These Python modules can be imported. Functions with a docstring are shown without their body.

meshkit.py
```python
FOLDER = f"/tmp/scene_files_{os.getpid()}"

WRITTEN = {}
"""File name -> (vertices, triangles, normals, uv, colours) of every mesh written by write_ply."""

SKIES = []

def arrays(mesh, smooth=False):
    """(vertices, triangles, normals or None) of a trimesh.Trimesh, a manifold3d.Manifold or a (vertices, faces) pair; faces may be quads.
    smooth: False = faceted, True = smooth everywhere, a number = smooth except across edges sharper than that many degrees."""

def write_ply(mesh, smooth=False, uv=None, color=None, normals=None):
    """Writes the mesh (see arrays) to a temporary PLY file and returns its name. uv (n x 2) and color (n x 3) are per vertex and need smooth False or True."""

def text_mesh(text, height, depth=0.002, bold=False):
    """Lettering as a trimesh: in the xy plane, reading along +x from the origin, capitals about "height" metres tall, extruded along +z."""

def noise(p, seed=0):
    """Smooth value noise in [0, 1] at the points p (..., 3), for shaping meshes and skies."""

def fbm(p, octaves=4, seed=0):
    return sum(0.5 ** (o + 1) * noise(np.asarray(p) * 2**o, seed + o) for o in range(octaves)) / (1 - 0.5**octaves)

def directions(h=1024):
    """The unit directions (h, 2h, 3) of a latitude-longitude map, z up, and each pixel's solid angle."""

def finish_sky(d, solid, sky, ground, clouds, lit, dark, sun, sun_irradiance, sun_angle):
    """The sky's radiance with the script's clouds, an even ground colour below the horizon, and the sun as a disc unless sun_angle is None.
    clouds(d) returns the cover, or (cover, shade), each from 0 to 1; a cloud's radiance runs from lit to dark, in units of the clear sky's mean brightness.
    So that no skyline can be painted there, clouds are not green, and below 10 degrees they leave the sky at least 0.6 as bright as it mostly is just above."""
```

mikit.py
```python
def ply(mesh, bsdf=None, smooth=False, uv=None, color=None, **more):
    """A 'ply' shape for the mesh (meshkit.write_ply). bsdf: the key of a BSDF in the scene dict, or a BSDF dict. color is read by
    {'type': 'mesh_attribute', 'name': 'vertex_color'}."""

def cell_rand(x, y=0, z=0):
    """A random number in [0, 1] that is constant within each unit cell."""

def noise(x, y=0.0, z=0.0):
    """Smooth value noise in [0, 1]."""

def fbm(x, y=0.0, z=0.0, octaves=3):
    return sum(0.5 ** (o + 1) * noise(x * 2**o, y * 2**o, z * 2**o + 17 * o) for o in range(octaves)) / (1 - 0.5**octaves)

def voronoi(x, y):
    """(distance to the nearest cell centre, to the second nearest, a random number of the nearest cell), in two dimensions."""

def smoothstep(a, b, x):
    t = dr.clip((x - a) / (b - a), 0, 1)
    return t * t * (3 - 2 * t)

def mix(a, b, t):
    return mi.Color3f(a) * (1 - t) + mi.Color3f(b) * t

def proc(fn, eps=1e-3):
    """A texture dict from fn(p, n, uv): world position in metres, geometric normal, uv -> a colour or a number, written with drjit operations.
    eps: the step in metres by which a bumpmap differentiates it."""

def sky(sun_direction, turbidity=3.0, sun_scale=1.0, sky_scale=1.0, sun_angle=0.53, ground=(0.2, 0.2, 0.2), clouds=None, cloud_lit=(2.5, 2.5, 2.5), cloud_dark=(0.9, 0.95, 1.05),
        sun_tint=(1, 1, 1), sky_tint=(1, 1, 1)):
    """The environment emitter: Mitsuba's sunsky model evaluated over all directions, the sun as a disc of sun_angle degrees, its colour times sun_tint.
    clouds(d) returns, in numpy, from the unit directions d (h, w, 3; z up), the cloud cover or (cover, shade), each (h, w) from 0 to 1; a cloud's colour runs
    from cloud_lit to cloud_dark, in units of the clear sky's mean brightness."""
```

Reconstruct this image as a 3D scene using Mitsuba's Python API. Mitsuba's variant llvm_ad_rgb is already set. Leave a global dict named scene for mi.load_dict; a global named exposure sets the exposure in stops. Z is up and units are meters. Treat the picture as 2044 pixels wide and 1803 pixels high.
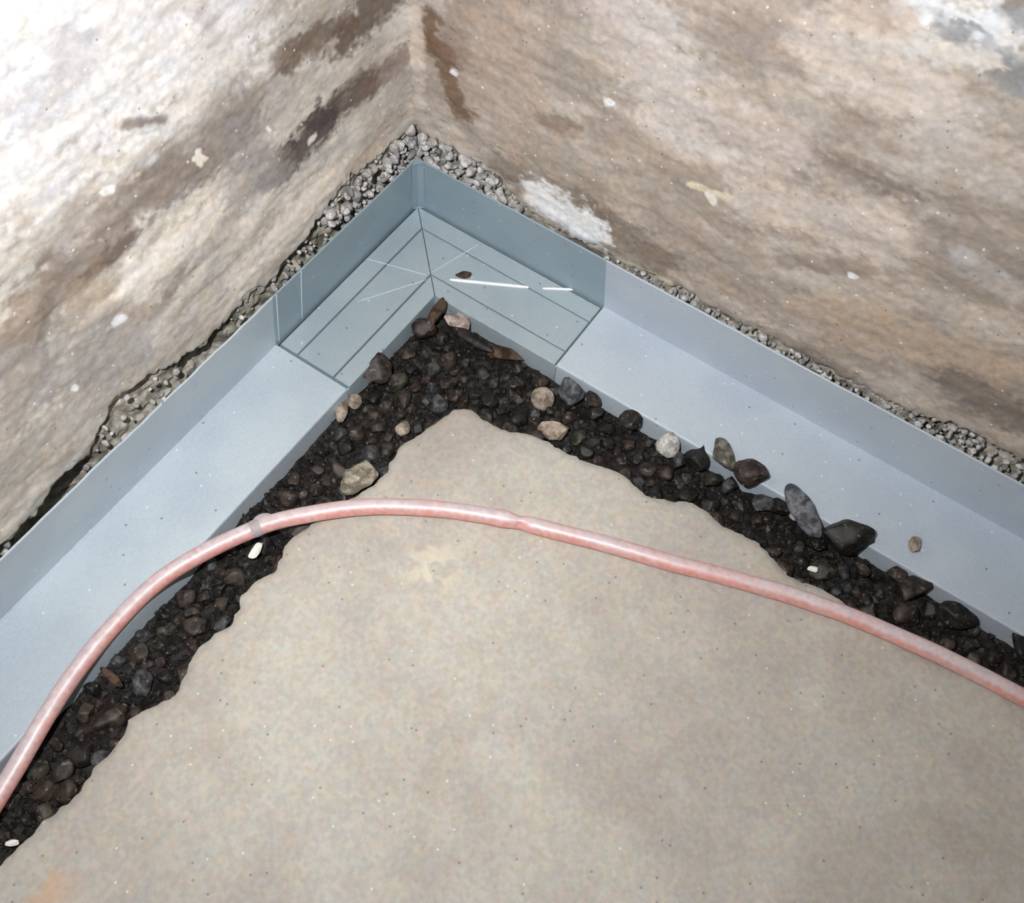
import math
import numpy as np
import trimesh
import drjit as dr
import mitsuba as mi
import mikit
import meshkit
from scipy.spatial import Delaunay, cKDTree, ConvexHull
from shapely.geometry import Polygon, LineString, Point
from shapely import contains_xy

T = mi.ScalarTransform4f
scene, labels = {"type": "scene"}, {}

# ---------------------------------------------------------------- camera, light, exposure
EYE = [0.6114, -0.7423, 1.0139]
FWD, RIGHT, UP = np.array([-0.25178, 0.42895, -0.86753]), np.array([0.82528, 0.56337, 0.03904]), np.array([-0.50549, 0.70613, 0.49585])
scene["camera"] = {"type": "perspective", "fov": 53.553, "fov_axis": "x", "near_clip": 0.02, "far_clip": 50.0,
                   "to_world": T().look_at(origin=EYE, target=(np.array(EYE) + FWD).tolist(), up=UP.tolist())}
exposure = 0.0
# dim even light of the cellar, and the flash of the hand-held camera
scene["room_light"] = {"type": "constant", "radiance": {"type": "rgb", "value": [0.10, 0.10, 0.102]}}
FLASH = np.array(EYE) - 0.13 * RIGHT + 0.10 * UP
scene["camera_flash"] = {"type": "spot", "intensity": {"type": "rgb", "value": [4.25, 4.25, 4.25]}, "cutoff_angle": 72.0, "beam_width": 12.0,
                         "to_world": T().look_at(origin=FLASH.tolist(), target=[0.15, -0.30, 0.10], up=[0, 0, 1])}

# ---------------------------------------------------------------- measured outlines, in metres on the floor (x, y) or on a wall (along it, height)
SLAB_EDGE = [(0.1814, -0.8696), (0.1846, -0.8548), (0.1866, -0.8387), (0.1856, -0.8287), (0.1887, -0.8102), (0.1941, -0.7872), (0.1885, -0.7658), (0.1905, -0.7386), (0.1832, -0.7113), (0.1876, -0.7022), (0.1990, -0.6760), (0.2002, -0.6598), (0.1923, -0.6372), (0.1858, -0.6194), (0.1909, -0.6028), (0.1981, -0.5846), (0.1933, -0.5680), (0.1864, -0.5526), (0.1855, -0.5361), (0.1953, -0.5118), (0.1904, -0.4941), (0.1829, -0.4814), (0.1839, -0.4661), (0.1918, -0.4421), (0.1966, -0.4140), (0.2056, -0.3946), (0.2135, -0.3736), (0.2176, -0.3473), (0.2126, -0.3270), (0.2115, -0.3117), (0.2207, -0.2764), (0.2270, -0.2510), (0.2323, -0.2336), (0.2469, -0.2240), (0.2667, -0.2267), (0.2909, -0.2260), (0.3163, -0.2119), (0.3415, -0.2079), (0.3610, -0.2062), (0.3872, -0.2045), (0.3989, -0.2017), (0.4274, -0.1934), (0.4480, -0.1946), (0.4716, -0.2012), (0.4828, -0.1979), (0.5230, -0.1777), (0.5437, -0.1806), (0.5626, -0.1861), (0.5820, -0.1813), (0.6058, -0.1792), (0.6284, -0.1874), (0.6476, -0.1954), (0.6671, -0.1922), (0.6880, -0.1860), (0.7127, -0.1882), (0.7275, -0.1923), (0.7560, -0.1940), (0.8053, -0.1895), (0.8585, -0.1835), (0.9078, -0.1790)]
PIPE_PATH = [(0.1492, -0.8792, 0.0060), (0.1403, -0.8479, 0.0060), (0.1314, -0.8084, 0.0080), (0.1222, -0.7709, 0.0100), (0.1112, -0.7251, 0.0100), (0.1048, -0.6786, 0.0100), (0.1037, -0.6356, 0.0100), (0.1074, -0.5889, 0.0100), (0.1213, -0.5433, 0.0100), (0.1391, -0.5073, 0.0131), (0.1602, -0.4744, 0.0161), (0.1893, -0.4418, 0.0196), (0.2202, -0.4114, 0.0205), (0.2636, -0.3790, 0.0205), (0.3105, -0.3509, 0.0205), (0.3455, -0.3342, 0.0205), (0.3814, -0.3191, 0.0205), (0.4130, -0.3077, 0.0205), (0.4653, -0.2888, 0.0205), (0.5179, -0.2716, 0.0205), (0.5698, -0.2541, 0.0205), (0.6211, -0.2368, 0.0205), (0.6727, -0.2212, 0.0205), (0.7248, -0.2083, 0.0205), (0.7779, -0.1997, 0.0205), (0.8308, -0.1927, 0.0205), (0.9062, -0.1863, 0.0205), (0.9558, -0.1838, 0.0205)]
LOW_LEFT = [(0.0027, 0.1257), (0.0638, 0.1290), (0.1295, 0.1318), (0.1765, 0.1226), (0.2151, 0.1082), (0.2575, 0.0945), (0.3181, 0.0991), (0.3472, 0.0966), (0.3691, 0.0903), (0.4493, 0.1214), (0.4890, 0.1286), (0.5237, 0.1116), (0.5402, 0.0891), (0.5852, 0.0947), (0.6204, 0.0829), (0.6360, 0.0841), (0.6677, 0.0841)]
LOW_RIGHT = [(0.0010, 0.1258), (0.0345, 0.1261), (0.0607, 0.1226), (0.0942, 0.1201), (0.1277, 0.1095), (0.1543, 0.0902), (0.1767, 0.0845), (0.2131, 0.0853), (0.2547, 0.0847), (0.2810, 0.0839), (0.3458, 0.0897), (0.4120, 0.0944), (0.4777, 0.0919), (0.5419, 0.0894), (0.6026, 0.0923), (0.6624, 0.0929), (0.7153, 0.1052), (0.7680, 0.1128), (0.7909, 0.1152)]
STAIN_LEFT = [(0.434, 0.546, 0.283, 0.444, 0.100, 232, 230, 229, 1.000), (0.483, 0.450, 0.351, 0.486, 0.060, 230, 228, 228, 0.900), (0.383, 0.484, 0.449, 0.480, 0.020, 198, 197, 200, 0.800), (0.303, 0.471, 0.236, 0.415, 0.030, 230, 225, 224, 0.500), (0.267, 0.454, 0.259, 0.424, 0.012, 166, 161, 162, 0.600), (0.171, 0.347, 0.088, 0.336, 0.016, 111, 95, 82, 0.850), (0.099, 0.319, 0.032, 0.326, 0.022, 104, 88, 77, 0.900), (0.192, 0.349, 0.155, 0.349, 0.012, 125, 110, 99, 0.700), (0.151, 0.253, 0.068, 0.242, 0.016, 95, 81, 74, 0.850), (0.211, 0.236, 0.144, 0.247, 0.022, 81, 70, 69, 0.900), (0.235, 0.234, 0.201, 0.248, 0.014, 70, 60, 61, 0.800), (0.068, 0.242, 0.014, 0.246, 0.014, 125, 108, 98, 0.700), (0.133, 0.266, 0.082, 0.264, 0.008, 104, 90, 82, 0.600), (0.281, 0.353, 0.237, 0.339, 0.028, 156, 145, 138, 0.750), (0.355, 0.325, 0.256, 0.322, 0.030, 140, 132, 125, 0.700), (0.413, 0.336, 0.350, 0.339, 0.022, 147, 134, 124, 0.750), (0.380, 0.327, 0.302, 0.307, 0.020, 140, 128, 119, 0.700), (0.259, 0.312, 0.244, 0.261, 0.030, 153, 145, 143, 0.700), (0.300, 0.245, 0.219, 0.235, 0.022, 171, 165, 162, 0.600), (0.488, 0.322, 0.418, 0.309, 0.022, 137, 123, 113, 0.800), (0.475, 0.302, 0.409, 0.300, 0.010, 112, 97, 87, 0.700), (0.484, 0.344, 0.426, 0.347, 0.018, 162, 151, 144, 0.600), (0.543, 0.290, 0.488, 0.322, 0.026, 138, 126, 117, 0.750), (0.534, 0.256, 0.503, 0.310, 0.008, 98, 89, 83, 0.700), (0.559, 0.301, 0.525, 0.305, 0.030, 164, 146, 130, 0.600), (0.456, 0.231, 0.399, 0.204, 0.012, 156, 136, 122, 0.600), (0.477, 0.255, 0.492, 0.191, 0.030, 165, 156, 151, 0.500), (0.395, 0.215, 0.372, 0.223, 0.010, 118, 109, 103, 0.600), (0.370, 0.206, 0.320, 0.227, 0.008, 140, 132, 125, 0.500), (0.475, 0.288, 0.454, 0.281, 0.018, 179, 162, 143, 0.700), (0.420, 0.255, 0.319, 0.254, 0.024, 237, 229, 219, 0.850), (0.307, 0.143, 0.169, 0.164, 0.022, 227, 218, 207, 0.850), (0.169, 0.164, 0.043, 0.143, 0.014, 222, 212, 199, 0.850), (0.099, 0.147, 0.021, 0.173, 0.016, 174, 156, 139, 0.600), (0.329, 0.220, 0.292, 0.223, 0.012, 184, 173, 162, 0.500), (0.574, 0.152, 0.443, 0.142, 0.030, 182, 176, 168, 0.700), (0.637, 0.148, 0.589, 0.173, 0.030, 173, 166, 155, 0.700), (0.560, 0.256, 0.465, 0.193, 0.040, 161, 156, 153, 0.700), (0.596, 0.229, 0.558, 0.237, 0.030, 163, 154, 148, 0.600), (0.370, 0.406, 0.333, 0.386, 0.005, 125, 110, 100, 0.800), (0.411, 0.363, 0.403, 0.360, 0.004, 238, 238, 238, 1.000), (0.310, 0.329, 0.312, 0.315, 0.004, 233, 225, 216, 1.000), (0.316, 0.326, 0.305, 0.316, 0.003, 233, 225, 216, 1.000), (0.453, 0.226, 0.449, 0.224, 0.006, 227, 228, 231, 1.000), (0.222, 0.294, 0.220, 0.288, 0.003, 238, 238, 238, 1.000), (0.172, 0.237, 0.164, 0.240, 0.004, 214, 208, 209, 0.900), (0.367, 0.361, 0.358, 0.359, 0.006, 208, 207, 209, 0.800), (0.522, 0.197, 0.521, 0.192, 0.003, 238, 238, 238, 1.000), (0.303, 0.385, 0.268, 0.415, 0.030, 225, 216, 208, 0.500)]
STAIN_RIGHT = [(0.035, 0.299, 0.038, 0.269, 0.014, 112, 89, 70, 0.900), (0.039, 0.269, 0.076, 0.195, 0.016, 118, 94, 77, 0.900), (0.079, 0.331, 0.059, 0.273, 0.020, 143, 122, 108, 0.600), (0.017, 0.303, 0.014, 0.181, 0.008, 207, 193, 181, 0.800), (0.124, 0.328, 0.155, 0.212, 0.050, 180, 161, 148, 0.600), (0.288, 0.405, 0.324, 0.331, 0.050, 211, 203, 199, 0.700), (0.234, 0.402, 0.268, 0.396, 0.030, 196, 185, 179, 0.500), (0.358, 0.438, 0.425, 0.454, 0.030, 161, 147, 140, 0.500), (0.498, 0.521, 0.551, 0.528, 0.022, 238, 238, 238, 1.000), (0.556, 0.517, 0.578, 0.541, 0.020, 238, 238, 238, 0.900), (0.525, 0.516, 0.541, 0.515, 0.012, 145, 147, 150, 0.800), (0.558, 0.505, 0.585, 0.499, 0.016, 145, 147, 152, 0.800), (0.564, 0.551, 0.576, 0.544, 0.010, 145, 147, 152, 0.700), (0.478, 0.485, 0.563, 0.503, 0.012, 238, 232, 224, 0.800), (0.447, 0.498, 0.480, 0.504, 0.018, 212, 194, 179, 0.800), (0.447, 0.460, 0.538, 0.456, 0.035, 217, 206, 198, 0.700), (0.186, 0.243, 0.217, 0.253, 0.012, 131, 112, 102, 0.600), (0.130, 0.137, 0.256, 0.141, 0.028, 134, 120, 108, 0.750), (0.256, 0.141, 0.352, 0.129, 0.026, 128, 113, 101, 0.750), (0.338, 0.202, 0.446, 0.162, 0.030, 158, 142, 130, 0.500), (0.170, 0.191, 0.262, 0.200, 0.022, 164, 153, 140, 0.600), (0.258, 0.270, 0.337, 0.267, 0.020, 166, 150, 136, 0.500), (0.476, 0.360, 0.557, 0.353, 0.016, 135, 123, 115, 0.750), (0.464, 0.365, 0.498, 0.408, 0.014, 160, 149, 142, 0.600), (0.484, 0.334, 0.446, 0.324, 0.010, 148, 136, 128, 0.600), (0.428, 0.273, 0.556, 0.307, 0.034, 213, 201, 191, 0.700), (0.383, 0.338, 0.448, 0.350, 0.030, 200, 188, 182, 0.600), (0.556, 0.412, 0.617, 0.425, 0.030, 199, 190, 182, 0.600), (0.597, 0.327, 0.682, 0.332, 0.022, 148, 136, 130, 0.550), (0.632, 0.324, 0.693, 0.312, 0.016, 202, 197, 195, 0.500), (0.478, 0.217, 0.555, 0.252, 0.010, 134, 119, 110, 0.600), (0.518, 0.164, 0.610, 0.167, 0.022, 190, 171, 154, 0.600), (0.569, 0.186, 0.708, 0.215, 0.030, 181, 161, 141, 0.700), (0.537, 0.106, 0.599, 0.101, 0.014, 137, 123, 114, 0.600), (0.375, 0.111, 0.472, 0.111, 0.014, 197, 185, 174, 0.500), (0.687, 0.169, 0.761, 0.171, 0.022, 114, 104, 98, 0.750), (0.641, 0.118, 0.680, 0.134, 0.018, 201, 190, 179, 0.500), (0.666, 0.262, 0.714, 0.269, 0.012, 206, 191, 174, 0.500), (0.185, 0.125, 0.259, 0.117, 0.026, 238, 238, 238, 1.000), (0.240, 0.097, 0.276, 0.095, 0.012, 238, 238, 238, 0.900), (0.027, 0.134, 0.131, 0.113, 0.014, 202, 192, 183, 0.800), (0.364, 0.253, 0.402, 0.263, 0.005, 226, 213, 186, 0.900), (0.253, 0.304, 0.256, 0.304, 0.005, 238, 238, 238, 1.000), (0.384, 0.254, 0.392, 0.247, 0.005, 238, 233, 223, 1.000), (0.548, 0.241, 0.551, 0.241, 0.004, 238, 238, 238, 1.000), (0.062, 0.246, 0.066, 0.245, 0.004, 226, 225, 227, 1.000), (0.343, 0.294, 0.390, 0.311, 0.010, 211, 203, 195, 0.600), (0.291, 0.087, 0.365, 0.095, 0.006, 226, 215, 196, 0.800), (0.103, 0.052, 0.160, 0.122, 0.006, 134, 121, 110, 0.500), (0.079, 0.163, 0.101, 0.144, 0.008, 164, 156, 154, 0.600)]
FEATURE = [('S1', 0.3241, -0.1233, -0.0120, 0.0183, 0.0183, 0.0000), ('S2', 0.3005, -0.1497, -0.0180, 0.0146, 0.0152, 0.0000), ('S3', 0.3523, -0.1180, -0.0120, 0.0091, 0.0097, 0.0000), ('S4', 0.4042, -0.1179, -0.0100, 0.0150, 0.0132, 0.0000), ('S5', 0.4577, -0.1190, -0.0120, 0.0155, 0.0167, -30.0000), ('S6', 0.5197, -0.1041, 0.0040, 0.0136, 0.0201, 10.0000), ('S7', 0.5588, -0.1099, 0.0060, 0.0223, 0.0165, -35.0000), ('S8', 0.6280, -0.1158, 0.0040, 0.0141, 0.0323, 22.0000), ('S9', 0.6835, -0.1140, 0.0060, 0.0306, 0.0212, -25.0000), ('S10', 0.7697, -0.1243, -0.0060, 0.0202, 0.0119, 25.0000), ('S11', 0.8252, -0.1216, -0.0160, 0.0241, 0.0157, -20.0000), ('S12', 0.8916, -0.1159, -0.0060, 0.0121, 0.0158, 0.0000), ('S13', 0.4947, -0.1180, -0.0100, 0.0155, 0.0143, 0.0000), ('S14', 0.5849, -0.1208, -0.0160, 0.0143, 0.0107, 0.0000), ('S15', 0.6056, -0.1144, -0.0140, 0.0131, 0.0131, 0.0000), ('S16', 0.7495, -0.1156, -0.0140, 0.0120, 0.0120, 0.0000), ('T1', 0.1890, -0.2811, -0.0180, 0.0095, 0.0101, 0.0000), ('T2', 0.1198, -0.2850, -0.0180, 0.0091, 0.0091, 0.0000), ('T3', 0.1162, -0.3051, -0.0180, 0.0079, 0.0133, 0.0000), ('T4', 0.1150, -0.2354, -0.0100, 0.0185, 0.0185, 0.0000), ('T5', 0.3377, -0.1892, -0.0060, 0.0200, 0.0118, -10.0000), ('T6', 0.1551, -0.7252, -0.0240, 0.0258, 0.0134, 38.0000), ('M1', 0.1926, -0.3653, -0.0080, 0.0254, 0.0161, 35.0000), ('T7', 0.8627, -0.1709, -0.0200, 0.0119, 0.0072, 0.0000), ('P1', 0.7498, -0.0815, 0.0040, 0.0090, 0.0126, -25.0000), ('B1', 0.1208, -0.0634, 0.0030, 0.0104, 0.0052, 0.0000), ('C1', 0.1253, -0.1255, -0.0020, 0.0089, 0.0254, -22.0000), ('C2', 0.1563, -0.1204, -0.0080, 0.0215, 0.0114, -25.0000), ('C3', 0.1271, -0.1504, -0.0120, 0.0190, 0.0139, 20.0000), ('C4', 0.1886, -0.1313, -0.0100, 0.0375, 0.0087, -32.0000), ('C5', 0.2216, -0.1243, -0.0120, 0.0311, 0.0099, -22.0000), ('F1', 0.1716, -0.8568, -0.0120, 0.0078, 0.0033, 10.0000), ('F2', 0.1588, -0.5044, -0.0060, 0.0051, 0.0113, -30.0000), ('F3', 0.1488, -0.6724, 0.0000, 0.0028, 0.0028, 0.0000), ('W1', 0.1327, -0.6915, -0.0080, 0.0167, 0.0039, -38.0000), ('F4', 0.6692, -0.1654, -0.0120, 0.0064, 0.0035, 0.0000), ('F5', 0.6244, -0.1211, -0.0080, 0.0083, 0.0059, 0.0000)]
CREASE_GLARE_PX = [(0.0040, -0.1142, 0.0828, -0.0902), (0.0381, -0.1754, 0.0871, -0.0961), (0.0855, -0.0821, 0.1064, -0.0099), (0.1107, -0.0788, 0.1987, -0.0301), (0.2140, -0.0210, 0.2497, 0.0026)]
BEAD = [(0.2366)]

W, LEAN, RISE = 0.110, 0.0178, 0.1043          # channel: width of the top, inward lean and height of the upstand
END_LEFT, END_RIGHT = 0.2845, 0.2930           # where the straight channels meet the corner piece
FLOOR_Z = 0.012
FAR = 2.4
rng = np.random.default_rng(7)


def lin(*c):
    c = np.asarray(c, float) / 255.0
    return [float(v) for v in np.where(c <= 0.04045, c / 12.92, ((c + 0.055) / 1.055) ** 2.4)]


def rgb(c):
    return {"type": "rgb", "value": [float(v) for v in c]}


def label(key, text, category=None, group=None, kind=None):
    d = {"label": text}
    if category:
        d["category"] = category
    if group:
        d["group"] = group
    if kind:
        d["kind"] = kind
    labels[key] = d


def numbered(key):
    if key not in scene and not any(k.startswith(key + "__") for k in scene):
        return key
    n = 1
    while f"{key}_{n:03d}" in scene or any(k.startswith(f"{key}_{n:03d}__") for k in scene):
        n += 1
    return f"{key}_{n:03d}"


def put(key, mesh, bsdf, smooth=False, **more):
    key = numbered(key)
    scene[key] = mikit.ply(mesh, bsdf, smooth=smooth, **more)
    return key


def tm(v, f):
    return trimesh.Trimesh(np.asarray(v, float), np.asarray(f, int), process=False)


def poly_path(pts, closed=False):
    return np.asarray(pts, float)


def extrude_profile(profile, s0, s1, arm, n=2, wave=None):
    """A closed profile (across, height) swept along an arm of the corner; arm 'left' runs towards -y at x = across, 'right' towards +x at y = -across."""
    profile = np.asarray(profile, float)
    m = len(profile)
    ss = np.linspace(s0, s1, n)
    rows = []
    for s in ss:
        q = profile.copy()
        if wave is not None:
            q = wave(q, s)
        rows.append(np.c_[q[:, 0], np.full(m, -s), q[:, 1]] if arm == "left" else np.c_[np.full(m, s), -q[:, 0], q[:, 1]])
    v = np.concatenate(rows)
    f = []
    for i in range(n - 1):
        for j in range(m):
            a, b = i * m + j, i * m + (j + 1) % m
            f += [[a, b, b + m], [a, b + m, a + m]]
    tri = trimesh.creation.triangulate_polygon(Polygon(profile), engine="earcut")
    cap = np.array(tri[1])
    if len(tri[0]) == m:
        look = cKDTree(profile).query(tri[0])[1]
        cap = look[cap]
        f += cap.tolist() + (cap + (n - 1) * m).tolist()
    mesh = tm(v, f)
    mesh.merge_vertices()
    trimesh.repair.fix_normals(mesh)
    return mesh


def slab_prism(outline, z0, z1, bevel=0.0008):
    """A flat plate with chamfered top edges from a polygon outline."""
    p = Polygon(outline).buffer(0)
    q = p.buffer(-bevel, join_style=2)
    a, b = np.array(p.exterior.coords)[:-1], np.array(q.exterior.coords)[:-1]
    low = trimesh.creation.extrude_polygon(p, z1 - z0 - bevel, engine="earcut")
    low.apply_translation([0, 0, z0])
    parts = [low]
    if len(a) == len(b):
        k = np.argmin(np.linalg.norm(b - a[0], axis=1))
        b = np.roll(b, -k, axis=0)
        if len(a) > 2 and np.linalg.norm(b[1] - a[1]) > np.linalg.norm(b[-1] - a[1]):
            b = np.roll(b[::-1], 1, axis=0)
        m = len(a)
        v = np.r_[np.c_[a, np.full(m, z1 - bevel)], np.c_[b, np.full(m, z1)]]
        f = []
        for j in range(m):
            i, k = j, (j + 1) % m
            f += [[i, k, k + m], [i, k + m, i + m]]
        t = trimesh.creation.triangulate_polygon(Polygon(b), engine="earcut")
        look = cKDTree(b).query(t[0])[1]
        f += (look[np.array(t[1])] + m).tolist()
        top = tm(v, f)
        n = top.face_normals
        flip = n[:, 2] < 0
        top.faces[flip] = top.faces[flip][:, ::-1]
        parts.append(top)
    return trimesh.util.concatenate(parts)


def tube(path, radius, sides=20, twist=0.0, caps=True):
    path = np.asarray(path, float)
    n = len(path)
    radius = np.broadcast_to(np.asarray(radius, float), (n,))
    d = np.gradient(path, axis=0)
    d /= np.linalg.norm(d, axis=1, keepdims=True)
    side = np.cross(d, [0, 0, 1.0])
    side /= np.linalg.norm(side, axis=1, keepdims=True)
    upv = np.cross(side, d)
    a = np.linspace(0, 2 * np.pi, sides, endpoint=False)
    ring = side[:, None] * np.cos(a)[None, :, None] + upv[:, None] * np.sin(a)[None, :, None]
    v = (path[:, None] + ring * radius[:, None, None]).reshape(-1, 3)
    f = []
    for i in range(n - 1):
        for j in range(sides):
            p, q = i * sides + j, i * sides + (j + 1) % sides
            f += [[p, q, q + sides], [p, q + sides, p + sides]]
    if caps:
        v = np.r_[v, path[:1], path[-1:]]
        for j in range(sides):
            k = (j + 1) % sides
            f += [[n * sides, k, j], [n * sides + 1, (n - 1) * sides + j, (n - 1) * sides + k]]
    mesh = tm(v, f)
    trimesh.repair.fix_normals(mesh)
    return mesh


def spline(pts, step):
    from scipy.interpolate import CubicSpline
    pts = np.asarray(pts, float)
    t = np.r_[0, np.cumsum(np.linalg.norm(np.diff(pts, axis=0), axis=1))]
    return CubicSpline(t, pts)(np.linspace(0, t[-1], int(t[-1] / step) + 1))


def rock(seed, size=(1, 1, 1), sub=2, rough=0.28, flat=9, power=1.0):
    """A stone of unit radius times size: a lumpy ball cut by a few random planes."""
    r = np.random.default_rng(seed)
    m = trimesh.creation.icosphere(subdivisions=sub)
    v = np.array(m.vertices)
    o = r.uniform(0, 50, 3)
    v = v * (1 + rough * (meshkit.fbm(v * 1.3 + o, 3, seed) - 0.5) * 2)[:, None]
    for _ in range(flat):
        n = r.normal(size=3)
        n /= np.linalg.norm(n)
        h = r.uniform(0.48, 0.88)
        d = v @ n - h
        v = v - np.outer(np.maximum(d, 0) * 0.96, n)
    v = v * (1 + 0.10 * (meshkit.noise(v * 5 + o, seed + 3) - 0.5))[:, None]
    v /= np.abs(v).max(0)
    return tm(v * np.asarray(size), m.faces)


# ---------------------------------------------------------------- materials
fbm, noise, vor, ss, mix = mikit.fbm, mikit.noise, mikit.voronoi, mikit.smoothstep, mikit.mix


def principled(name, color, rough=0.6, spec=0.4, metallic=0.0, **more):
    base = mikit.proc(color) if callable(color) else rgb(color)
    scene[name] = {"type": "twosided", "bsdf": {"type": "principled", "base_color": base, "roughness": rough, "specular": spec, "metallic": metallic, **more}}


def wall_color(stains, along, base, base2, gain):
    def fn(p, n, uv):
        s, z = along(p), p.z
        # brush strokes: noise drawn out along the wall
        wob = fbm(s * 16, z * 34, 3.0, 3) - 0.5
        wob2 = fbm(s * 60, z * 110, 9.0, 3) - 0.5
        ws = 0.030 * (fbm(s * 26, z * 26, 1.5, 3) - 0.5) + 0.018 * wob2
        wz = 0.022 * (fbm(s * 22, z * 30, 7.5, 3) - 0.5) + 0.010 * wob2
        grit = fbm(s * 170, z * 210, 5.0, 2) - 0.5
        c = mix(lin(*base), lin(*base2), ss(-0.22, 0.22, wob + 0.5 * wob2))
        for a, b, e, g, r, R, G, B, k in stains:
            ex, ey = e - a, g - b
            L = max(ex * ex + ey * ey, 1e-9)
            s2, z2 = s + ws * min(1.0, r * 55), z + wz * min(1.0, r * 55)
            t = dr.clip(((s2 - a) * ex + (z2 - b) * ey) / L, 0, 1)
            d = dr.sqrt(dr.square(s2 - a - t * ex) + dr.square(z2 - b - t * ey))
            w = k * ss(1.45 * r, 0.45 * r, d + r * (0.9 * wob2 + 0.9 * grit))
            c = mix(c, lin(R, G, B), w)
        # mottling of the wet plaster, pale scratches and grit
        m = fbm(s * 190, z * 230, 2.0, 3)
        c = c * (0.80 + 0.40 * m)
        tint = fbm(s * 45, z * 70, 12.0, 3) - 0.5
        c = c * mi.Color3f(1 + 0.12 * tint, 1 + 0.01 * tint, 1 - 0.14 * tint)
        v1, v2, cr = vor(s * 130, z * 130)
        c = mix(c, lin(243, 238, 230), ss(0.24, 0.10, v1) * dr.select(cr > 0.975, 0.6, 0.0))
        c = mix(c, lin(84, 74, 66), ss(0.22, 0.08, v1) * dr.select(cr < 0.02, 0.5, 0.0))
        return dr.clip(c * gain, 0.0, 0.93)
    return fn


principled("mat_plaster_left", wall_color(STAIN_LEFT, lambda p: -p.y, (212, 206, 197), (188, 180, 171), 1.0), 0.75, 0.25)
principled("mat_plaster_right", wall_color(STAIN_RIGHT, lambda p: p.x, (190, 179, 168), (166, 154, 143), 1.0), 0.75, 0.25)


def backing_color(p, n, uv):
    m = fbm(p.x * 70, p.y * 70, p.z * 70, 3)
    c = mix(lin(138, 133, 124), lin(190, 184, 172), ss(0.3, 0.7, m))
    c = mix(c, lin(92, 90, 80), 0.8 * ss(0.52, 0.68, fbm(p.x * 34 + 3, p.y * 34, p.z * 60, 3)))
    return c * (0.7 + 0.6 * fbm(p.x * 300, p.y * 300, p.z * 300, 2))


principled("mat_backing", backing_color, 0.9, 0.2)


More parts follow.
